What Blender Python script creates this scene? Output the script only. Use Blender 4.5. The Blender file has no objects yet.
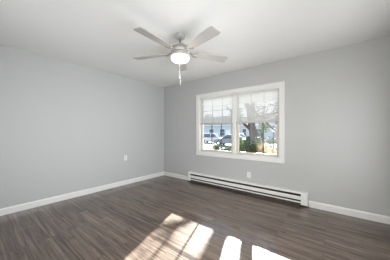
import bpy, bmesh, math, random
from mathutils import Vector, Matrix, noise
random.seed(7)
C = bpy.context.scene.collection
S = bpy.context.scene

# ---------------------------------------------------------------- camera
FPX, CX, HY = 180.0, 195.0, 132.0
YAW = math.radians(38.27)
CAM = Vector((3.766, -3.386, 1.192))
cd = bpy.data.cameras.new('camera'); cam = bpy.data.objects.new('camera', cd); C.objects.link(cam)
cam.location = CAM; cam.rotation_euler = (math.pi / 2, 0, YAW)
cd.sensor_width = 36; cd.lens = 36 * FPX / 390; cd.clip_start = .02; cd.clip_end = 400
cd.shift_y = (HY - 130) / 390
S.camera = cam

# ---------------------------------------------------------------- world, sun, area lights, exposure
S.view_settings.view_transform = 'Standard'; S.view_settings.look = 'None'
S.view_settings.gamma = 1; S.view_settings.use_curve_mapping = False
S.view_settings.exposure = 0.0
SKY = 2.2
w = bpy.data.worlds.new('sky'); S.world = w; w.use_nodes = True
nt = w.node_tree; nt.nodes.clear()
wo = nt.nodes.new('ShaderNodeOutputWorld'); bg = nt.nodes.new('ShaderNodeBackground')
tc = nt.nodes.new('ShaderNodeTexCoord'); sp = nt.nodes.new('ShaderNodeSeparateXYZ'); cr = nt.nodes.new('ShaderNodeValToRGB')
nt.links.new(tc.outputs['Generated'], sp.inputs[0]); nt.links.new(sp.outputs['Z'], cr.inputs[0])
cr.color_ramp.elements[0].position = 0.0; cr.color_ramp.elements[0].color = (.95, .97, 1, 1)
cr.color_ramp.elements[1].position = .6; cr.color_ramp.elements[1].color = (.55, .72, 1, 1)
nt.links.new(cr.outputs[0], bg.inputs[0]); bg.inputs[1].default_value = SKY
nt.links.new(bg.outputs[0], wo.inputs[0])

def aim(o, d): o.rotation_euler = Vector(d).to_track_quat('-Z', 'Y').to_euler()
sd = bpy.data.lights.new('sun', 'SUN'); sun = bpy.data.objects.new('sun', sd); C.objects.link(sun)
sd.energy = 52; sd.angle = math.radians(.7); sd.color = (1, .99, .975); aim(sun, (.36, -1, -.505))
sun.location = (-6, 12, 9)
hd = bpy.data.lights.new('hallway_fill', 'AREA'); hall = bpy.data.objects.new('hallway_fill', hd); C.objects.link(hall)  # added fill light behind the camera, no real fixture
hd.shape = 'RECTANGLE'; hd.size = 1.0; hd.size_y = 2.0; hd.energy = 76; hd.color = (1, .98, .95)
hall.location = (3.9, -4.7, 1.3); aim(hall, (-.35, 1, .12))

FRONT = -3.62
def area(name, loc, d, sx, sy, e, col):
    l = bpy.data.lights.new(name, 'AREA'); o = bpy.data.objects.new(name, l); C.objects.link(o)
    l.shape = 'RECTANGLE'; l.size = sx; l.size_y = sy; l.energy = e; l.color = col; o.location = loc; aim(o, d); return o
side_light = area('side_fill', (4.33, -2.1, 1.05), (-1, .22, -.03), 1.5, 1.1, 61, (.94, .97, 1))  # added fill from the unseen right side, no window modelled there
area('side_fill_wide', (4.33, -1.35, 1.15), (-1, .0, 0), 1.6, 1.2, 19, (.94, .97, 1))  # second added fill on the right, brightens ceiling and far walls
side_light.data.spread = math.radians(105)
area('front_fill', (1.7, FRONT + .02, 1.3), (0, 1, 0), 1.4, 1.2, 10, (.96, .98, 1))  # added fill from the front wall, no window there

# ---------------------------------------------------------------- materials
def mat(name, col, rough=.5, metal=0, spec=.5, bump=0, bscale=40, var=0, vscale=6, emit=None, estr=0, transl=0):
    m = bpy.data.materials.new(name); m.use_nodes = True; n = m.node_tree; b = n.nodes['Principled BSDF']
    b.inputs['Base Color'].default_value = (*col, 1); b.inputs['Roughness'].default_value = rough
    b.inputs['Metallic'].default_value = metal; b.inputs['Specular IOR Level'].default_value = spec
    t = n.nodes.new('ShaderNodeTexCoord')
    if var:
        z = n.nodes.new('ShaderNodeTexNoise'); z.inputs['Scale'].default_value = vscale; z.inputs['Detail'].default_value = 4
        n.links.new(t.outputs['Object'], z.inputs['Vector'])
        r = n.nodes.new('ShaderNodeValToRGB')
        r.color_ramp.elements[0].position = .3; r.color_ramp.elements[0].color = (*[max(0, c * (1 - var)) for c in col], 1)
        r.color_ramp.elements[1].position = .7; r.color_ramp.elements[1].color = (*[min(1, c * (1 + var)) for c in col], 1)
        n.links.new(z.outputs['Fac'], r.inputs[0]); n.links.new(r.outputs[0], b.inputs['Base Color'])
    if bump:
        z = n.nodes.new('ShaderNodeTexNoise'); z.inputs['Scale'].default_value = bscale; z.inputs['Detail'].default_value = 3
        n.links.new(t.outputs['Object'], z.inputs['Vector'])
        u = n.nodes.new('ShaderNodeBump'); u.inputs['Strength'].default_value = bump; u.inputs['Distance'].default_value = .01
        n.links.new(z.outputs['Fac'], u.inputs['Height']); n.links.new(u.outputs[0], b.inputs['Normal'])
    if emit: b.inputs['Emission Color'].default_value = (*emit, 1); b.inputs['Emission Strength'].default_value = estr
    if transl:
        o = n.nodes['Material Output']; tr = n.nodes.new('ShaderNodeBsdfTranslucent'); mx = n.nodes.new('ShaderNodeMixShader')
        tr.inputs[0].default_value = (*col, 1); mx.inputs[0].default_value = transl
        n.links.new(b.outputs[0], mx.inputs[1]); n.links.new(tr.outputs[0], mx.inputs[2]); n.links.new(mx.outputs[0], o.inputs['Surface'])
    return m

def glass_mat(name, tint=(1, 1, 1), gloss=.035):
    m = bpy.data.materials.new(name); m.use_nodes = True; n = m.node_tree; n.nodes.clear()
    o = n.nodes.new('ShaderNodeOutputMaterial'); t = n.nodes.new('ShaderNodeBsdfTransparent'); g = n.nodes.new('ShaderNodeBsdfGlossy')
    mx = n.nodes.new('ShaderNodeMixShader'); t.inputs[0].default_value = (*tint, 1); g.inputs['Roughness'].default_value = .02
    mx.inputs[0].default_value = gloss
    n.links.new(t.outputs[0], mx.inputs[1]); n.links.new(g.outputs[0], mx.inputs[2]); n.links.new(mx.outputs[0], o.inputs['Surface'])
    return m

def plank_mat():
    m = bpy.data.materials.new('grey_brown_laminate_planks'); m.use_nodes = True; n = m.node_tree; L = n.links
    b = n.nodes['Principled BSDF']; t = n.nodes.new('ShaderNodeTexCoord')
    br = n.nodes.new('ShaderNodeTexBrick'); L.new(t.outputs['Object'], br.inputs['Vector'])
    br.inputs['Scale'].default_value = 1; br.inputs['Brick Width'].default_value = 1.22; br.inputs['Row Height'].default_value = .15
    br.inputs['Mortar Size'].default_value = .0016; br.inputs['Mortar Smooth'].default_value = .3; br.offset = .37; br.offset_frequency = 2
    br.inputs['Color1'].default_value = (0, 0, 0, 1); br.inputs['Color2'].default_value = (1, 1, 1, 1); br.inputs['Mortar'].default_value = (.5, .5, .5, 1)
    # per-plank shift of the grain
    vm = n.nodes.new('ShaderNodeVectorMath'); vm.operation = 'MULTIPLY_ADD'
    L.new(br.outputs['Color'], vm.inputs[0]); vm.inputs[1].default_value = (7, 3, 5); L.new(t.outputs['Object'], vm.inputs[2])
    mp = n.nodes.new('ShaderNodeMapping'); mp.inputs['Scale'].default_value = (.7, 22, 1); L.new(vm.outputs[0], mp.inputs[0])
    n1 = n.nodes.new('ShaderNodeTexNoise'); n1.inputs['Scale'].default_value = 1.5; n1.inputs['Detail'].default_value = 6; n1.inputs['Roughness'].default_value = .65; n1.inputs['Distortion'].default_value = 1.2
    L.new(mp.outputs[0], n1.inputs['Vector'])
    mp2 = n.nodes.new('ShaderNodeMapping'); mp2.inputs['Scale'].default_value = (.8, 7, 1); L.new(vm.outputs[0], mp2.inputs[0])
    n2 = n.nodes.new('ShaderNodeTexNoise'); n2.inputs['Scale'].default_value = 1.7; n2.inputs['Detail'].default_value = 4
    L.new(mp2.outputs[0], n2.inputs['Vector'])
    r = n.nodes.new('ShaderNodeValToRGB'); e = r.color_ramp.elements
    e[0].position = .33; e[0].color = (.036, .025, .019, 1); e[1].position = .70; e[1].color = (.225, .168, .130, 1)
    q = e.new(.5); q.color = (.122, .088, .067, 1)
    L.new(n1.outputs['Fac'], r.inputs[0])
    hs = n.nodes.new('ShaderNodeHueSaturation'); L.new(r.outputs[0], hs.inputs['Color'])
    ma = n.nodes.new('ShaderNodeMath'); ma.operation = 'MULTIPLY_ADD'; L.new(br.outputs['Color'], ma.inputs[0]); ma.inputs[1].default_value = .30; ma.inputs[2].default_value = .32
    mb = n.nodes.new('ShaderNodeMath'); mb.operation = 'MULTIPLY_ADD'; L.new(n2.outputs['Fac'], mb.inputs[0]); mb.inputs[1].default_value = 1.15; L.new(ma.outputs[0], mb.inputs[2])
        # dark knots, drawn out along the grain
    mp3 = n.nodes.new('ShaderNodeMapping'); mp3.inputs['Scale'].default_value = (3.2, 10, 1); L.new(vm.outputs[0], mp3.inputs[0])
    n3 = n.nodes.new('ShaderNodeTexNoise'); n3.inputs['Scale'].default_value = 1.6; n3.inputs['Detail'].default_value = 3; L.new(mp3.outputs[0], n3.inputs['Vector'])
    r3 = n.nodes.new('ShaderNodeMapRange'); r3.inputs['From Min'].default_value = .60; r3.inputs['From Max'].default_value = .74; r3.inputs['To Min'].default_value = 1; r3.inputs['To Max'].default_value = .45
    L.new(n3.outputs['Fac'], r3.inputs['Value'])
    mk = n.nodes.new('ShaderNodeMath'); mk.operation = 'MULTIPLY'; L.new(mb.outputs[0], mk.inputs[0]); L.new(r3.outputs['Result'], mk.inputs[1])
    L.new(mk.outputs[0], hs.inputs['Value'])
    mx = n.nodes.new('ShaderNodeMix'); mx.data_type = 'RGBA'; L.new(br.outputs['Fac'], mx.inputs['Factor'])
    L.new(hs.outputs[0], mx.inputs['A']); mx.inputs['B'].default_value = (.03, .022, .018, 1)
    L.new(mx.outputs['Result'], b.inputs['Base Color'])
    b.inputs['Roughness'].default_value = .36; b.inputs['Specular IOR Level'].default_value = .2; b.inputs['Coat Weight'].default_value = .65; b.inputs['Coat Roughness'].default_value = .12
    bu = n.nodes.new('ShaderNodeBump'); bu.inputs['Strength'].default_value = .05; bu.inputs['Distance'].default_value = .003
    L.new(n1.outputs['Fac'], bu.inputs['Height']); L.new(bu.outputs[0], b.inputs['Normal'])
    return m

M = dict(
    wall=mat('light_grey_wall_paint', (.455, .459, .454), .55, bump=.05, bscale=90),
    ceil=mat('white_ceiling_paint', (.80, .80, .79), .8, bump=.04, bscale=60),
    trim=mat('white_gloss_trim', (.72, .715, .695), .35),
    sash=mat('almond_vinyl_sash', (.56, .51, .44), .4),
    muntin=mat('dark_muntin_bar', (.03, .03, .03), .5),
    floor=plank_mat(),
    heater=mat('white_enamel_sheet_metal', (.78, .77, .74), .35),
    fins=mat('shade_dark_fins', (.10, .10, .10), .5, metal=.6),  # fin colour darkened to stand for shade inside the heater
    dark=mat('dark_gap', (.02, .02, .02), .7),
    plate=mat('white_plastic_plate', (.72, .72, .70), .3),
    slat=mat('white_translucent_slat', (.88, .88, .87), .45, transl=.45),
    rail=mat('grey_white_blind_rail', (.50, .49, .47), .4),
    cord=mat('white_cord', (.8, .8, .78), .8),
    nickel=mat('brushed_nickel', (.62, .60, .57), .38, metal=.75),
    iron=mat('satin_grey_bracket', (.33, .31, .28), .35, metal=.6),
    canopy=mat('matte_grey_white_metal', (.46, .455, .44), .45),
    blade=mat('pale_whitewood_blade', (.39, .375, .36), .5, var=.05, vscale=9),
    globe=mat('lit_frosted_glass', (.95, .93, .88), .4, emit=(1, .95, .86), estr=1.1),
    glass=glass_mat('window_glass', (.97, .985, .98)),
    ground=mat('pale_dry_winter_lawn', (.12, .11, .088), .95, var=.25, vscale=1.2),
    road=mat('pale_concrete_drive', (.16, .148, .13), .9, var=.08, vscale=2),
    bounce_slab=mat('pale_bounce_concrete', (.36, .35, .33), .9, var=.06, vscale=2),  # for the unseen slab that reflects sunlight
    soil=mat('dark_bark_mulch', (.07, .055, .04), .95, var=.4, vscale=9),
    blueside=mat('pale_blue_siding', (.50, .57, .62), .7, var=.03),
    whiteside=mat('white_siding', (.60, .60, .585), .7, var=.03),
    greyside=mat('blue_grey_siding', (.26, .31, .36), .7, var=.04),
    roof=mat('grey_asphalt_shingles', (.12, .12, .13), .9, bump=.3, bscale=14, var=.2),
    wtrim=mat('white_exterior_trim', (.8, .8, .8), .6),
    dglass=mat('dark_house_glass', (.09, .11, .13), .12),
    silver=mat('silver_car_paint', (.55, .58, .62), .25, metal=.5),
    bluecar=mat('blue_car_paint', (.16, .26, .42), .25, metal=.4),
    blackcar=mat('blue_grey_car_paint', (.22, .25, .28), .25, metal=.3),
    tyre=mat('black_tyre', (.02, .02, .02), .8),
    chrome=mat('bright_metal', (.7, .7, .7), .25, metal=.9),
    redlens=mat('red_lens', (.4, .03, .02), .3), clearlens=mat('clear_lens', (.75, .75, .72), .2),
    bark=mat('grey_brown_bark', (.050, .035, .024), .95, bump=.9, bscale=11, var=.45, vscale=7),
    leafg=mat('green_leaf', (.070, .098, .035), .5, var=.35, vscale=3, transl=.35),
    leafd=mat('dark_green_leaf', (.035, .075, .03), .5, var=.35, vscale=3, transl=.25),
    grass=mat('tan_dry_grass', (.34, .27, .18), .8, var=.25, vscale=4, transl=.35),
    post=mat('dark_painted_post', (.05, .06, .06), .5),
    lantern=mat('white_lantern_glass', (.85, .85, .82), .3),
    black=mat('black_plastic', (.015, .015, .015), .4),
    extwall=mat('exterior_siding', (.6, .6, .58), .8),
)

# ---------------------------------------------------------------- helpers
def obj(name, bm, m, parent=None, smooth=False):
    me = bpy.data.meshes.new(name); bmesh.ops.recalc_face_normals(bm, faces=bm.faces); bm.to_mesh(me); bm.free()
    me.materials.append(m)
    if smooth:
        for p in me.polygons: p.use_smooth = True
        me.set_sharp_from_angle(angle=math.radians(40))
    o = bpy.data.objects.new(name, me); C.objects.link(o)
    if parent: o.parent = parent
    return o
def tag(o, label=None, cat=None, group=None, kind=None):
    if label: o['label'] = label
    if cat: o['category'] = cat
    if group: o['group'] = group
    if kind: o['kind'] = kind
    return o
def struct(name, bm, m, label=None, parent=None):
    o = obj(name, bm, m, parent)
    if not parent: o['kind'] = 'structure'
    if label: o['label'] = label
    return o
def empty(name, loc=(0, 0, 0), rz=0):
    o = bpy.data.objects.new(name, None); C.objects.link(o); o.location = loc; o.rotation_euler.z = rz; o.empty_display_size = .1
    return o
def dup_tree(o, parent=None):
    c = o.copy(); C.objects.link(c)
    if parent: c.parent = parent
    for ch in list(o.children): dup_tree(ch, c)
    return c
def box(bm, x0, x1, y0, y1, z0, z1, bev=0):
    t = bmesh.new(); r = bmesh.ops.create_cube(t, size=1)
    for v in t.verts:
        v.co = ((v.co.x + .5) * (x1 - x0) + x0, (v.co.y + .5) * (y1 - y0) + y0, (v.co.z + .5) * (z1 - z0) + z0)
    if bev: bmesh.ops.bevel(t, geom=t.edges[:], offset=bev, segments=2, affect='EDGES', profile=.6)
    me = bpy.data.meshes.new('t'); t.to_mesh(me); t.free(); bm.from_mesh(me); bpy.data.meshes.remove(me); return bm
def B(*a, **k): return box(bmesh.new(), *a, **k)
def lathe(bm, prof, seg=32, loc=(0, 0, 0)):
    """prof: (r, z) from one end to the other, both ends closed."""
    rings = []
    for r, z in prof:
        rings.append([bm.verts.new((loc[0] + r * math.cos(a * 2 * math.pi / seg), loc[1] + r * math.sin(a * 2 * math.pi / seg), loc[2] + z)) for a in range(seg)])
    for a, b in zip(rings, rings[1:]):
        for i in range(seg): bm.faces.new((a[i], a[(i + 1) % seg], b[(i + 1) % seg], b[i]))
    bm.faces.new(rings[0][::-1]); bm.faces.new(rings[-1]); return bm
def tube(bm, pts, rad, seg=8):
    pts = [Vector(p) for p in pts]; rings = []
    if not hasattr(rad, '__len__'): rad = [rad] * len(pts)
    for i, p in enumerate(pts):
        d = (pts[min(i + 1, len(pts) - 1)] - pts[max(i - 1, 0)]).normalized()
        u = d.cross(Vector((.31, .2, .93)) if abs(d.z) < .9 else Vector((1, .1, 0))).normalized(); v = d.cross(u)
        rings.append([bm.verts.new(p + (u * math.cos(a * 2 * math.pi / seg) + v * math.sin(a * 2 * math.pi / seg)) * rad[i]) for a in range(seg)])
    for a, b in zip(rings, rings[1:]):
        for i in range(seg): bm.faces.new((a[i], a[(i + 1) % seg], b[(i + 1) % seg], b[i]))
    bm.faces.new(rings[0][::-1]); bm.faces.new(rings[-1]); return bm
def prism(bm, prof, a0, a1, axis='x'):
    """closed polygon prof of (p, z) extruded along axis from a0 to a1; p is the other horizontal coordinate."""
    f = (lambda a, p, z: (a, p, z)) if axis == 'x' else (lambda a, p, z: (p, a, z))
    A = [bm.verts.new(f(a0, *q)) for q in prof]; Bv = [bm.verts.new(f(a1, *q)) for q in prof]
    n = len(prof)
    for i in range(n): bm.faces.new((A[i], A[(i + 1) % n], Bv[(i + 1) % n], Bv[i]))
    bm.faces.new(A[::-1]); bm.faces.new(Bv); return bm
def leaf_cloud(bm, c, r, n, size, up=.0):
    for _ in range(n):
        d = Vector((random.gauss(0, 1), random.gauss(0, 1), random.gauss(0, 1))).normalized() * (random.random() ** .4)
        p = Vector((c[0] + d.x * r[0], c[1] + d.y * r[1], c[2] + d.z * r[2]))
        u = Vector((random.gauss(0, 1), random.gauss(0, 1), random.gauss(0, 1) + up)).normalized(); v = u.orthogonal().normalized()
        s = size * random.uniform(.6, 1.3)
        vs = [bm.verts.new(p + u * s), bm.verts.new(p + v * s * .45), bm.verts.new(p - u * s), bm.verts.new(p - v * s * .45)]
        bm.faces.new(vs)
    return bm

# ---------------------------------------------------------------- room shell
H = 2.44; RX = 4.36; FY = -3.62; T = .16
WX0, WX1, WZ0, WZ1 = 1.228, 2.984, .728, 1.990     # window opening
struct('floor', B(-.0, RX, FY, 0, -.06, 0), M['floor'], 'grey brown wood plank floor')
struct('ceiling', B(-T, RX + T, FY - T, T, H, H + .12), M['ceil'], 'white painted ceiling')
struct('wall_left', B(-T, 0, FY - T, T, -.06, H), M['wall'], 'light grey left wall')
bm = bmesh.new()
box(bm, 0, WX0, 0, T, -.06, H); box(bm, WX1, RX, 0, T, -.06, H); box(bm, WX0, WX1, 0, T, -.06, WZ0); box(bm, WX0, WX1, 0, T, WZ1, H)
struct('wall_back', bm, M['wall'], 'light grey window wall')
struct('wall_right', B(RX, RX + T, FY - T, T, -.06, H), M['wall'])
bm = bmesh.new()
box(bm, 0, 3.35, FY - T, FY, -.06, H); box(bm, 4.25, RX, FY - T, FY, -.06, H); box(bm, 3.35, 4.25, FY - T, FY, 2.05, H)
struct('wall_front', bm, M['wall'])
bm = bmesh.new(); hy = FY - T
box(bm, 2.9, 4.8, hy - 1.6, hy, -.06, 0)
struct('floor_hallway', bm, M['floor'])
bm = bmesh.new(); box(bm, 2.8, 2.9, hy - 1.6, hy, -.06, H); box(bm, 4.8, 4.9, hy - 1.6, hy, -.06, H); box(bm, 2.8, 4.9, hy - 1.7, hy - 1.6, -.06, H)
struct('wall_hallway', bm, M['wall'])
struct('ceiling_hallway', B(2.8, 4.9, hy - 1.7, hy, H, H + .1), M['ceil'])

def bb_prof(t=.014, h=.098): return [(0, 0), (t, 0), (t, h - .018), (t * .65, h - .006), (t * .4, h), (0, h)]
bm = bmesh.new(); prism(bm, [(p, z) for p, z in bb_prof()], FY, 0, 'y'); struct('baseboard_left', bm, M['trim'], 'white baseboard along the left wall')
bm = bmesh.new(); pr = [(-p, z) for p, z in bb_prof()]
prism(bm, pr, .014, .925, 'x'); prism(bm, pr, 3.415, RX, 'x'); struct('baseboard_back', bm, M['trim'], 'white baseboard under the window wall')
bm = bmesh.new(); prism(bm, [(RX - p, z) for p, z in bb_prof()], FY, -.014, 'y'); struct('baseboard_right', bm, M['trim'])

# picture-frame casing round both windows, jamb liner, stool and mullion
bm = bmesh.new(); cw = .073
def casing(bm, x0, x1, z0, z1, side):
    box(bm, x0, x1, -.018, 0, z0, z1, .003)
box(bm, WX0 - cw, WX0, -.018, 0, WZ0 - cw, WZ1 + cw, .004); box(bm, WX1, WX1 + cw, -.018, 0, WZ0 - cw, WZ1 + cw, .004)
box(bm, WX0, WX1, -.018, 0, WZ1, WZ1 + cw, .004); box(bm, WX0, WX1, -.018, 0, WZ0 - cw, WZ0, .004)
e = .016   # raised outer band
box(bm, WX0 - cw - .004, WX0 - cw + e, -.027, 0, WZ0 - cw - .004, WZ1 + cw + .004, .004); box(bm, WX1 + cw - e, WX1 + cw + .004, -.027, 0, WZ0 - cw - .004, WZ1 + cw + .004, .004)
box(bm, WX0 - cw, WX1 + cw, -.027, 0, WZ1 + cw - e, WZ1 + cw + .004, .004); box(bm, WX0 - cw, WX1 + cw, -.027, 0, WZ0 - cw - .004, WZ0 - cw + e, .004)
struct('trim_1', bm, M['trim'], 'white picture frame casing around the double window')
bm = bmesh.new(); j = .012
box(bm, WX0, WX0 + j, -.012, T, WZ0, WZ1); box(bm, WX1 - j, WX1, -.012, T, WZ0, WZ1)
box(bm, WX0, WX1, -.012, T, WZ1 - j, WZ1); box(bm, WX0, WX1, -.014, T, WZ0, WZ0 + .016)
box(bm, 2.082, 2.146, -.012, T, WZ0, WZ1, .003)
struct('trim_2', bm, M['trim'], 'white jamb, sill and centre mullion of the double window')

def window(name, x0, x1):
    r = empty(name, (x0, .03, WZ0)); r['kind'] = 'structure'
    z0, z1, zm = WZ0 + .016, WZ1 - j, 1.385
    w0 = x1 - x0
    def P(nm, fn, m):
        b = bmesh.new(); fn(b)
        o = obj(nm, b, m, r)
        o.data.transform(Matrix.Translation((-x0, -.03, -WZ0))); return o
    s = .052
    def low(b):
        box(b, x0, x0 + s, .035, .065, z0, zm + .02, .003); box(b, x1 - s, x1, .035, .065, z0, zm + .02, .003)
        box(b, x0 + s, x1 - s, .035, .065, z0, z0 + .048, .003); box(b, x0 + s, x1 - s, .035, .065, zm - .02, zm + .02, .003)
    def upp(b):
        box(b, x0, x0 + .04, .072, .10, zm - .015, z1, .003); box(b, x1 - .04, x1, .072, .10, zm - .015, z1, .003)
        box(b, x0 + .04, x1 - .04, .072, .10, z1 - .045, z1, .003); box(b, x0 + .04, x1 - .04, .072, .10, zm - .015, zm + .02, .003)
    P('lower_sash', low, M['sash']); P('upper_sash', upp, M['sash'])
    P('lower_pane', lambda b: box(b, x0 + s, x1 - s, .049, .053, z0 + .048, zm - .02), M['glass'])
    P('upper_pane', lambda b: box(b, x0 + .04, x1 - .04, .085, .089, zm + .02, z1 - .045), M['glass'])
    def mun(b):
        for k in (1, 2):
            xx = x0 + s + (w0 - 2 * s) * k / 3; box(b, xx - .0095, xx + .0095, .054, .062, z0 + .048, zm - .02)
            xx = x0 + .04 + (w0 - .08) * k / 3; box(b, xx - .0095, xx + .0095, .09, .098, zm + .02, z1 - .045)
        box(b, x0 + s, x1 - s, .055, .061, 1.068, 1.080)
        zz = (zm + z1) / 2 ; box(b, x0 + .04, x1 - .04, .091, .097, zz - .006, zz + .006)
    P('muntins', mun, M['muntin'])
    def latch(b):
        for xx in (x0 + w0 * .3, x1 - w0 * .3): box(b, xx - .02, xx + .02, .022, .036, z0 + .018, z0 + .028, .002)
    P('sash_lift', latch, M['sash'])
    return r
window('window_1', WX0 + j, 2.082); window('window_2', 2.146, WX1 - j)
# ================================================================ objects
def mini_blind(x0, x1, label):
    zt, zb = WZ1 - j - .001, 1.372; yc = .010
    r = tag(empty('window_blind', ((x0 + x1) / 2, yc, zt)), label, 'blind', 'mini blinds in the double window')
    ox = -(x0 + x1) / 2
    def P(nm, b, m, par=r):
        o = obj(nm, b, m, par); o.data.transform(Matrix.Translation((ox, -yc, -zt))); return o
    P('headrail', B(x0, x1, yc - .014, yc + .014, zt - .026, zt, bev=.002), M['slat'])
    b = bmesh.new(); z = zb + .016; a = math.radians(30); hw = .0125; n = 0
    while z < zt - .030:
        # slightly crowned slat: inner edge up, outer edge down
        pr = []
        for q in (-1, -.5, 0, .5, 1):
            pr.append((yc + q * hw * math.cos(a), z - q * hw * math.sin(a) + .0014 * (1 - q * q)))
        prof = pr + [(p, zz - .0007) for p, zz in pr[::-1]]
        prism(b, prof, x0 + .003, x1 - .003, 'x'); z += .0205
    P('slats', b, M['slat'])
    P('bottom_rail', B(x0 + .002, x1 - .002, yc - .012, yc + .012, zb - .010, zb + .006, bev=.003), M['rail'])
    for f in (.14, .5, .86):
        xx = x0 + (x1 - x0) * f; b = bmesh.new()
        for yy in (yc - .0135, yc + .0135): box(b, xx - .0008, xx + .0008, yy - .0005, yy + .0005, zb, zt - .02)
        P('ladder_cord', b, M['cord'])
    P('tilt_wand', tube(bmesh.new(), [(x0 + .05, yc - .019, zt - .025), (x0 + .05, yc - .020, zt - .50)], .0028, 6), M['cord'])
mini_blind(WX0 + j + .004, 2.078, 'white mini blind half lowered in the left half of the window')
mini_blind(2.150, WX1 - j - .004, 'white mini blind half lowered in the right half of the window')

# baseboard heater
hx0, hx1 = .935, 3.405
ht = tag(empty('baseboard_heater', ((hx0 + hx1) / 2, 0, 0)), 'long white metal electric baseboard heater on the floor under the window', 'heater')
def HP(nm, b, m, par=ht):
    o = obj(nm, b, m, par); o.data.transform(Matrix.Diagonal((1, 1, 1.09, 1)) @ Matrix.Translation((-(hx0 + hx1) / 2, 0, 0))); return o
HP('shade_back_panel', B(hx0 + .02, hx1 - .02, -.006, -.001, .004, .20), M['dark'])  # painted dark to stand for shade in the slots and underneath
bm = bmesh.new(); prism(bm, [(-.006, .200), (-.006, .206), (-.066, .206), (-.072, .200), (-.072, .178), (-.068, .178), (-.068, .198), (-.062, .200)], hx0 + .075, hx1 - .095, 'x')
HP('top_cover', bm, M['heater'])
bm = bmesh.new(); prism(bm, [(-.066, .142), (-.072, .146), (-.074, .140), (-.074, .096), (-.068, .089), (-.050, .089), (-.050, .093), (-.066, .097)], hx0 + .075, hx1 - .095, 'x')
HP('front_cover', bm, M['heater'])
bm = bmesh.new(); prism(bm, [(-.050, .064), (-.070, .062), (-.074, .058), (-.074, .050), (-.068, .044), (-.05, .044), (-.05, .047), (-.066, .049), (-.068, .058)], hx0 + .075, hx1 - .095, 'x')
HP('lower_lip', bm, M['heater'])
HP('end_cap', B(hx0, hx0 + .075, -.0755, -.001, .024, .208, bev=.003), M['heater'])
HP('end_cap', B(hx1 - .095, hx1, -.0755, -.001, .024, .208, bev=.003), M['heater'])
bm = bmesh.new(); x = hx0 + .09
while x < hx1 - .105: box(bm, x, x + .0015, -.060, -.012, .085, .15); x += .012
tube(bm, [(hx0 + .076, -.036, .117), (hx1 - .096, -.036, .117)], .008)
HP('heating_fins', bm, M['fins'])
for x in (hx0 + .075, 1.7, 2.5, hx1 - .097): HP('bracket', B(x, x + .002, -.066, -.008, .022, .204), M['fins'])
HP('screw', lathe(bmesh.new(), [(.004, 0), (.004, .003), (.002, .004)], 10, (hx1 - .03, -.0755, .1)), M['chrome'])

# outlets
def outlet(loc, rz, label):
    r = tag(empty('wall_outlet', loc, rz), label, 'outlet', 'duplex outlets in the grey walls')
    obj('face_plate', B(-.036, .036, -.006, 0, -.058, .058, bev=.0025), M['plate'], r)
    for z in (-.021, .021):
        b = bmesh.new(); box(b, -.0165, .0165, -.009, -.005, z - .014, z + .014, .003)
        rc = obj('receptacle', b, M['plate'], r)
        b = bmesh.new()
        for x in (-.006, .006): box(b, x - .001, x + .001, -.0096, -.0088, z - .002, z + .007)
        box(b, -.002, .002, -.0096, -.0088, z - .010, z - .006)
        obj('slots', b, M['dark'], rc)
    obj('screw', B(-.003, .003, -.0075, -.006, -.003, .003, bev=.001), M['chrome'], r)
outlet((2.427, 0, .362), 0, 'white duplex wall outlet just above the baseboard heater')
outlet((0, -1.157, .605), -math.pi / 2 * -1, 'white duplex wall outlet low on the left wall')

# breaker panel painted over, near the corner
r = tag(empty('breaker_panel', (.255, 0, 1.44)), 'flush electrical breaker panel painted wall grey beside the corner', 'electrical panel')
obj('cover_plate', B(-.185, .185, -.010, 0, -.43, .43, bev=.002), M['wall'], r)
obj('door', B(-.125, .105, -.018, -.010, -.36, .36, bev=.002), M['wall'], r)
obj('latch', B(-.02, .02, -.026, -.018, -.03, .03, bev=.003), M['canopy'], r)
for z in (-.24, .27): obj('hinge', B(-.06, .03, -.0225, -.018, z - .012, z + .012, bev=.001), M['canopy'], r)

# ceiling fan
FX, FYY = 2.185, -1.69
fan = tag(empty('ceiling_fan', (FX, FYY, H)), 'white and nickel five blade ceiling fan with lit round light', 'ceiling fan')
def L(nm, prof, m, par=fan): return obj(nm, lathe(bmesh.new(), prof, 40), m, par, True)
z = lambda a: a - H
L('canopy', [(.066, 0), (.067, -.008), (.065, -.032), (.060, -.046), (.044, -.055), (.018, -.058)], M['canopy'])
L('downrod', [(.012, -.055), (.012, -.14)], M['iron'])
L('coupling', [(.018, -.122), (.024, -.128), (.028, -.138)], M['iron'])
L('motor_housing', [(.03, -.136), (.072, -.142), (.095, -.153), (.102, -.168), (.100, -.176), (.100, -.186), (.112, -.194), (.121, -.212), (.119, -.232), (.09, -.240)], M['nickel'])
L('trim_ring', [(.09, -.176), (.108, -.176), (.108, -.184), (.09, -.184)], M['iron'])
L('switch_housing', [(.08, -.238), (.104, -.242), (.106, -.262), (.118, -.270), (.120, -.284), (.10, -.286)], M['nickel'])
gl = L('light_globe', [(.112, -.284), (.117, -.290), (.118, -.308), (.112, -.326), (.092, -.340), (.055, -.348), (.004, -.350)], M['globe'])
def blade_bm():
    b = bmesh.new(); t = .0055; out = []
    n = 14; r0, r1 = .175, .665
    top = []
    for k in range(n + 1):
        f = k / n; x = r0 + (r1 - r0) * f; hwid = .054 + .018 * f
        if f > .93: hwid -= (f - .93) / .07 * .012
        if f < .06: hwid -= (.06 - f) / .06 * .014
        top.append((x, hwid))
    loop = [(x, h_) for x, h_ in top] + [(x, -h_) for x, h_ in top[::-1]]
    A = [b.verts.new((x, y, t / 2)) for x, y in loop]; D = [b.verts.new((x, y, -t / 2)) for x, y in loop]
    m_ = len(loop)
    b.faces.new(A); b.faces.new(D[::-1])
    for i in range(m_): b.faces.new((A[i], A[(i + 1) % m_], D[(i + 1) % m_], D[i]))
    return b
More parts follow.
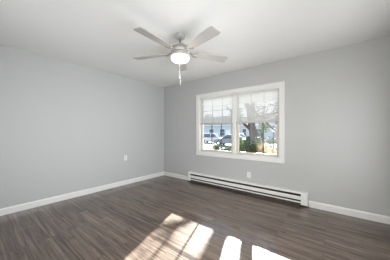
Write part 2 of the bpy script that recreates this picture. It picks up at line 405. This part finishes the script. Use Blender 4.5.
def iron_bm():
    b = bmesh.new()
    tube(b, [(.095, 0, .012), (.14, 0, .010), (.175, 0, -.006)], [.012, .010, .009], 8)
    for s in (-1, 1):
        tube(b, [(.150, 0, 0), (.178, s * .026, -.008), (.225, s * .036, -.007)], [.008, .008, .006], 8)
        lathe(b, [(.011, -.010), (.011, -.002)], 12, (.225, s * .036, 0))
    return b
BASE = math.radians(19.1) + YAW
bl0 = None
for k in range(5):
    a = BASE + k * math.radians(72)
    if bl0 is None:
        b = bl0 = obj('blade', blade_bm(), M['blade'], fan)
        i_ = obj('blade_iron', iron_bm(), M['iron'], b)
    else: b = dup_tree(bl0, fan)
    b.location = (0, 0, -.232)
    b.rotation_euler = (Matrix.Rotation(a, 4, 'Z') @ Matrix.Rotation(math.radians(-11), 4, 'X')).to_euler()
def chain(x, y, z0, z1, fob):
    b = bmesh.new(); zz = z0
    tube(b, [(x, y, z0), (x, y, z1)], .0016, 6)
    while zz > z1: lathe(b, [(.0012, .002), (.0028, 0), (.0012, -.002)], 6, (x, y, zz)); zz -= .011
    c = obj('pull_chain', b, M['chrome'], fan)
    obj('pull_knob', lathe(bmesh.new(), [(.003, 0), (.005, -.012), (.0065, -.03), (.0065, -fob + .01), (.004, -fob)], 12, (x, y, z1)), M['rail'], c, True)
rv = Vector((math.cos(YAW), math.sin(YAW))); fv = Vector((-math.sin(YAW), math.cos(YAW)))
p = rv * .012 - fv * .123; chain(p.x, p.y, -.27, -.545, .135)
p = rv * -.020 + fv * .123; chain(p.x, p.y, -.27, -.50, .03)
ld = bpy.data.lights.new('fan_light_bulb', 'POINT'); lo = bpy.data.objects.new('fan_light_bulb', ld); C.objects.link(lo)
ld.energy = 4; ld.shadow_soft_size = .10; ld.color = (1, .93, .82); lo.location = (FX, FYY, H - .44)

# ================================================================ outside
G = -.6
def W(px, d, z=0):
    p = fv * d + rv * ((px - CX) / FPX * d); return (CAM.x + p.x, CAM.y + p.y, z)
struct('ground', B(-60, 40, .4, 70, G - .2, G), M['ground'], 'pale winter lawn outside the window')
struct('street', B(-60, 40, 13.0, 24.0, G, G + .02), M['road'], 'pale sunlit street beyond the lawn')
bm = bmesh.new(); prism(bm, [(T, 2.46), (T, 2.52), (1.37, 2.05), (1.40, 2.05), (1.40, 1.98), (1.34, 1.98)], -T, RX + T, 'x')
struct('shading_overhang', bm, M['wtrim'])  # drawn out and down to keep direct sun off the blinds
struct('bounce_slab', B(-8, 12, .4, 9.2, G, G + .03), M['bounce_slab'], 'pale concrete slab added outside to bounce sunlight into the room')  # out of view, added to reflect sun onto overhang and blinds
struct('garden_bed', B(-4.2, .2, 9.5, 12.2, G, G + .06), M['soil'], 'dark mulch bed on the lawn')

def house(x0, x1, y0, y1, h, rh, side, label, wins, door=None):
    r = tag(empty('house', ((x0 + x1) / 2, y0, G)), label, 'house', 'houses across the street')
    ox, oy = -(x0 + x1) / 2, -y0
    def P(nm, b, m, par=r):
        o = obj(nm, b, m, par); o.data.transform(Matrix.Translation((ox, oy, 0))); return o
    b = bmesh.new(); box(b, x0, x1, y0, y1, 0, h)
    k = .15
    while k < h: box(b, x0 - .01, x1 + .01, y0 - .02, y0, k, k + .02); k += .2
    P('wall', b, side)
    b = bmesh.new(); ym = (y0 + y1) / 2
    prism(b, [(y0 - .4, h - .1), (y0 - .4, h + .05), (ym, h + rh + .1), (y1 + .4, h + .05), (y1 + .4, h - .1), (ym, h + rh - .1)], x0 - .3, x1 + .3, 'x')
    P('roof', b, M['roof'])
    P('gutter', B(x0 - .3, x1 + .3, y0 - .48, y0 - .38, h - .12, h + .04), M['wtrim'])
    for (a, c, z0, z1) in wins:
        b = bmesh.new(); fr = .09
        box(b, a - fr, a, y0 - .06, y0 - .02, z0 - fr, z1 + fr); box(b, c, c + fr, y0 - .06, y0 - .02, z0 - fr, z1 + fr)
        box(b, a, c, y0 - .06, y0 - .02, z1, z1 + fr); box(b, a, c, y0 - .06, y0 - .02, z0 - fr, z0); box(b, a, c, y0 - .055, y0 - .03, (z0 + z1) / 2 - .02, (z0 + z1) / 2 + .02)
        f = P('window', b, M['wtrim']); P('pane', B(a, c, y0 - .04, y0 - .022, z0, z1), M['dglass'], f)
    if door:
        f = P('door', B(door, door + .95, y0 - .07, y0 - .02, .15, 2.2), M['wtrim']); P('door_knob', B(door + .8, door + .86, y0 - .12, y0 - .07, 1.05, 1.11), M['chrome'], f)
    return r
house(-25, -13.6, 31, 39, 3.3, 2.2, M['blueside'], 'pale blue sided house with grey roof seen through the left window',
      [(-22.5, -21, .9, 2.4), (-19.2, -18, 1.0, 2.4), (-16.4, -15.2, 1.0, 2.4)], -14.9)
house(-12.8, -5.2, 32, 40, 3.2, 2.0, M['whiteside'], 'white sided house with a dark window left of the tree trunk',
      [(-11.6, -10.8, 1.0, 2.4), (-8.6, -7.4, 1.0, 2.4)])
house(-3.6, 6.5, 26.5, 33, 2.9, 2.2, M['greyside'], 'blue grey house with tall dark windows right of the tree trunk',
      [(-3.0, -2.0, .6, 2.4), (-1.4, -.4, .6, 2.4), (1, 2.4, .9, 2.3)], .2)

def car(loc, rz, paint, label, L_=4.5, Ht=1.45, van=False):
    r = tag(empty('car', loc, rz), label, 'car', 'cars parked along the street')
    l = L_ / 2; w_ = .88
    low = [(-l, .35), (-l + .05, .30), (l - .05, .30), (l, .38), (l - .02, .66), (l - .15, .78), (l * .48, .90), (-l * .72, .95), (-l + .08, .90), (-l, .70)]
    b = bmesh.new(); prism(b, low, -w_, w_, 'y'); bmesh.ops.bevel(b, geom=b.edges[:], offset=.03, segments=2, affect='EDGES')
    body = obj('body', b, paint, r, True)
    if van: top = [(-l * .92, .92), (l * .50, .88), (l * .20, Ht), (-l * .86, Ht)]
    else: top = [(-l * .78, .93), (l * .46, .88), (l * .10, Ht), (-l * .46, Ht)]
    b = bmesh.new(); A = []
    for s in (-1, 1):
        for (x, zz) in top: A.append(b.verts.new((x, s * (.82 if zz < 1 else .64), zz)))
    for i in range(4): b.faces.new((A[i], A[(i + 1) % 4], A[4 + (i + 1) % 4], A[4 + i]))
    b.faces.new(A[:4][::-1]); b.faces.new(A[4:])
    obj('glasshouse', b, M['dglass'], r)
    b = bmesh.new(); xa, xb = top[3][0], top[2][0]
    box(b, xa - .03, xb + .03, -.66, .66, Ht - .03, Ht + .03, .02)
    for s in (-1, 1):
        for (x0_, x1_) in ((top[0][0], top[3][0]), (0 if not van else -.1, 0 if not van else -.1), (top[1][0], top[2][0])):
            tube(b, [(x0_, s * .83, .93), (x1_, s * .65, Ht)], .035, 6)
    obj('roof_and_pillars', b, paint, r)
    for x in (-l * .62, l * .64):
        for s in (-1, 1):
            b = bmesh.new(); tube(b, [(x, s * .68, .33), (x, s * .91, .33)], .33, 20); wh = obj('wheel', b, M['tyre'], r)
            b = bmesh.new(); tube(b, [(x, s * .90, .33), (x, s * .925, .33)], .20, 16); obj('hubcap', b, M['chrome'], wh)
    for s in (-1, 1):
        y = s * .66
        obj('headlight', B(l - .10, l + .01, y - .16, y + .16, .58, .70, bev=.02), M['clearlens'], r)
        obj('tail_light', B(-l - .02, -l + .08, y - .16, y + .16, .66, .82, bev=.02), M['redlens'], r)
        obj('side_mirror', B(l * .30, l * .36, min(s * .84, s * 1.0), max(s * .84, s * 1.0), .92, 1.04, bev=.02), paint, r)
    return r
GS = G + .02
car(W(213, 30, GS), math.radians(8), M['silver'], 'silver car parked across the street in the left window', 4.7, 1.5, True)
car(W(231, 23.5, GS), math.radians(186), M['blackcar'], 'blue grey car parked at the right of the left window, nearest the room', 4.3, 1.42)
car(W(241, 30, GS), math.radians(4), M['bluecar'], 'blue car parked left of the tree trunk in the right window', 4.4, 1.45)

# the big tree outside the right window
tx, ty = .55, 5.0
tr = tag(empty('tree', (tx, ty, G)), 'thick brown tree trunk with bare branches outside the right window', 'tree')
bm = bmesh.new()
P0 = [(0.36, 0, -.02), (.32, 0, .25), (.28, .0, .9), (.19, 0, 1.5), (.04, .02, 2.1), (-.16, .05, 2.8), (-.28, .1, 3.6), (-.4, .15, 4.6), (-.5, .15, 6)]
tube(bm, P0, [.33, .26, .24, .22, .17, .10, .07, .05, .03], 14)
tube(bm, [(.06, 0, 2.0), (.08, 0, 2.5), (.08, 0, 3.2), (.11, 0, 3.9), (.16, 0, 4.8), (.22, 0, 6)], [.14, .12, .11, .105, .08, .04], 12)
for v in bm.verts:
    n_ = noise.noise(v.co * 3.1); v.co.x += n_ * .05; v.co.y += noise.noise(v.co * 3.7 + Vector((5, 0, 0))) * .05
obj('trunk', bm, M['bark'], tr, True)
rnd = random.Random(21)
def branch(b, p, d, ln, r, depth):
    pts = [Vector(p)]; rs = [r]; q = Vector(p); dd = Vector(d).normalized(); n_ = 5
    for i in range(n_):
        dd = (dd + Vector((rnd.gauss(0, .16), rnd.gauss(0, .16), rnd.gauss(0.02, .14)))).normalized()
        q = q + dd * ln / n_; pts.append(q.copy()); rs.append(r * (1 - .75 * (i + 1) / n_))
    tube(b, pts, rs, 6 if r > .02 else 4)
    if depth:
        for i in range(2, n_ + 1):
            for _ in range(2 if depth > 1 else 1):
                nd = (dd + Vector((rnd.gauss(0, .7), rnd.gauss(0, .7), rnd.gauss(0.1, .5)))).normalized()
                branch(b, pts[i], nd, ln * rnd.uniform(.35, .6), max(rs[i] * .6, .006), depth - 1)
limbs = [((-.05, 0, 1.95), (-.8, .1, .55), 2.2, .09), ((-.12, 0, 2.5), (.95, .1, .15), 2.4, .08), ((-.25, 0, 3.3), (-.9, 0, .95), 2.6, .085),
         ((-.18, 0, 3.3), (.9, -.2, .6), 2.8, .10), ((-.18, .1, 3.9), (-.5, .3, .9), 2.6, .08), ((-.1, .1, 4.3), (.6, .1, .9), 2.6, .08)]
for p_, d_, l_, r_ in limbs:
    b = bmesh.new(); branch(b, p_, d_, l_, r_, 2 if d_[0] > 0 else (1 if p_[2] < 3.5 else 0)); obj('branch', b, M['bark'], tr)
b = bmesh.new(); tube(b, [(-.2, .05, 3.0), (-.45, 0, 3.6), (-.75, 0, 3.95), (-1.15, 0, 4.15)], [.09, .07, .055, .035], 7)
branch(b, (-.55, 0, 3.7), (-.5, 0, .5), .8, .030, 2); branch(b, (-.8, 0, 3.95), (.2, 0, .5), .6, .028, 2); obj('branch', b, M['bark'], tr)
# the drooping limb that crosses the upper right pane
b = bmesh.new()
tube(b, [(-.17, 0, 3.3), (-.2, -.15, 3.25), (.05, -.25, 2.95), (.55, -.3, 2.45), (1.15, -.3, 1.85)], [.08, .07, .055, .045, .03], 7)
branch(b, (.3, -.28, 2.7), (.8, 0, .45), 1.6, .035, 2); branch(b, (.8, -.3, 2.2), (.7, .1, .6), 1.1, .025, 1)
obj('branch', b, M['bark'], tr)
b = bmesh.new()
leaf_cloud(b, (.68, -.2, 2.0), (.26, .25, .28), 170, .05); leaf_cloud(b, (.3, -.15, 1.3), (.15, .2, .2), 40, .045)
obj('ivy_leaves', b, M['leafg'], tr)

def bush(loc, rad, n, size, m, label, cat='bush', nm='bush', group=None):
    r = tag(empty(nm, loc), label, cat, group)
    b = bmesh.new(); leaf_cloud(b, (0, 0, rad[2] * .98), rad, n, size, .3); obj('foliage', b, m, r)
    b = bmesh.new()
    for _ in range(9):
        a = random.uniform(0, 6.28); q = random.uniform(.3, .75)
        tube(b, [(0.03 * math.cos(a), .03 * math.sin(a), -.01), (rad[0] * q * .5 * math.cos(a), rad[1] * q * .5 * math.sin(a), rad[2] * .7), (rad[0] * q * math.cos(a), rad[1] * q * math.sin(a), rad[2] * 1.5)], [.018, .012, .005], 5)
    obj('stems', b, M['bark'], r)
bush(W(240, 6.4, G), (.42, .40, .80), 2600, .055, M['leafg'], 'green leafy bush at the left end under the right window', group='green bushes under the right window')
bush(W(250.5, 7.1, G), (.36, .34, .84), 2600, .055, M['leafg'], 'green leafy bush in front of the tree trunk', group='green bushes under the right window')
bush(W(258.5, 7.75, G), (.22, .22, .84), 1700, .055, M['leafg'], 'narrow green bush between the tree trunk and the tan dry grass', group='green bushes under the right window')
bush(W(216.5, 17.4, G), (.4, .45, .28), 350, .07, M['leafg'], 'low green shrub on the pale lawn in the left window')
bush(W(228.5, 15.2, G), (.75, .45, .24), 500, .08, M['leafd'], 'low spreading dark shrub in the right of the left window')

def grass_clump(loc, rad, h, n, m, label):
    b = bmesh.new()
    for _ in range(n):
        a = random.uniform(0, 6.28); r0 = rad * .35 * random.random(); r1 = rad * random.uniform(.3, 1.1); hh = h * random.uniform(.6, 1.05)
        p0 = Vector((r0 * math.cos(a), r0 * math.sin(a), -.01)); p1 = Vector(((r0 + (r1 - r0) * .35) * math.cos(a), (r0 + (r1 - r0) * .35) * math.sin(a), hh * .7)); p2 = Vector((r1 * math.cos(a), r1 * math.sin(a), hh))
        t = Vector((-math.sin(a), math.cos(a), 0)) * .006
        v = [b.verts.new(q) for q in (p0 - t, p0 + t, p1 + t, p1 - t, p2)]
        b.faces.new(v[:4]); b.faces.new((v[3], v[2], v[4]))
    o = obj('dry_grass_clump', b, m); o.location = loc
    return tag(o, label, 'grass', 'dry grass clumps under the right window')
grass_clump(W(264, 6.35, G), .29, 1.50, 750, M['grass'], 'tan dry grass clump nearest the tree trunk')
grass_clump(W(270, 5.5, G), .32, 1.38, 750, M['grass'], 'tan dry grass clump in the middle of the right window corner')
grass_clump(W(283, 6.1, G), .34, 1.55, 750, M['grass'], 'tan dry grass clump at the far right edge of the window')
bush(W(270, 7.9, G), (.30, .3, .82), 350, .05, M['leafd'], 'dark bush poking up behind the tan dry grass')

r = tag(empty('lamp_post', W(273.5, 13, G)), 'dark garden lamp post with a white lantern', 'lamp post')
obj('post', lathe(bmesh.new(), [(.07, 0), (.05, .1), (.035, .2), (.032, 1.75), (.06, 1.8)], 12), M['post'], r)
obj('lantern', lathe(bmesh.new(), [(.06, 1.80), (.12, 1.92), (.13, 2.0), (.09, 2.10), (.03, 2.13)], 12), M['lantern'], r)
obj('cap', lathe(bmesh.new(), [(.11, 2.10), (.06, 2.17), (.01, 2.24)], 12), M['post'], r)

def far_tree(loc, h, cr_, label, m, bare=False):
    r = tag(empty('background_tree', loc), label, 'tree', 'trees behind the houses')
    b = bmesh.new(); tube(b, [(0, 0, 0), (.1, 0, h * .35), (0, .1, h * .7)], [.25, .18, .08], 8)
    if bare:
        for _ in range(9):
            branch(b, (0.05, 0, h * random.uniform(.3, .6)), (rnd.gauss(0, 1), rnd.gauss(0, .6), .9), h * .4, .07, 2)
    obj('trunk', b, M['bark'], r)
    if not bare:
        b = bmesh.new(); leaf_cloud(b, (0, 0, h * .62), (cr_, cr_, h * .38), 900, .28); obj('crown', b, m, r)
far_tree(W(209, 56, G), 7.5, 2.2, 'dark evergreen tree behind the pale blue house', M['leafd'])
far_tree(W(236, 52, G), 9, 2.4, 'tall evergreen tree between the blue and the white house', M['leafd'])
far_tree(W(222, 60, G), 10, 2, 'bare tree beside the pale blue house', M['leafd'], True)
far_tree(W(262, 24, G), 6.5, 2, 'bare tree in front of the blue grey house', M['leafd'], True)
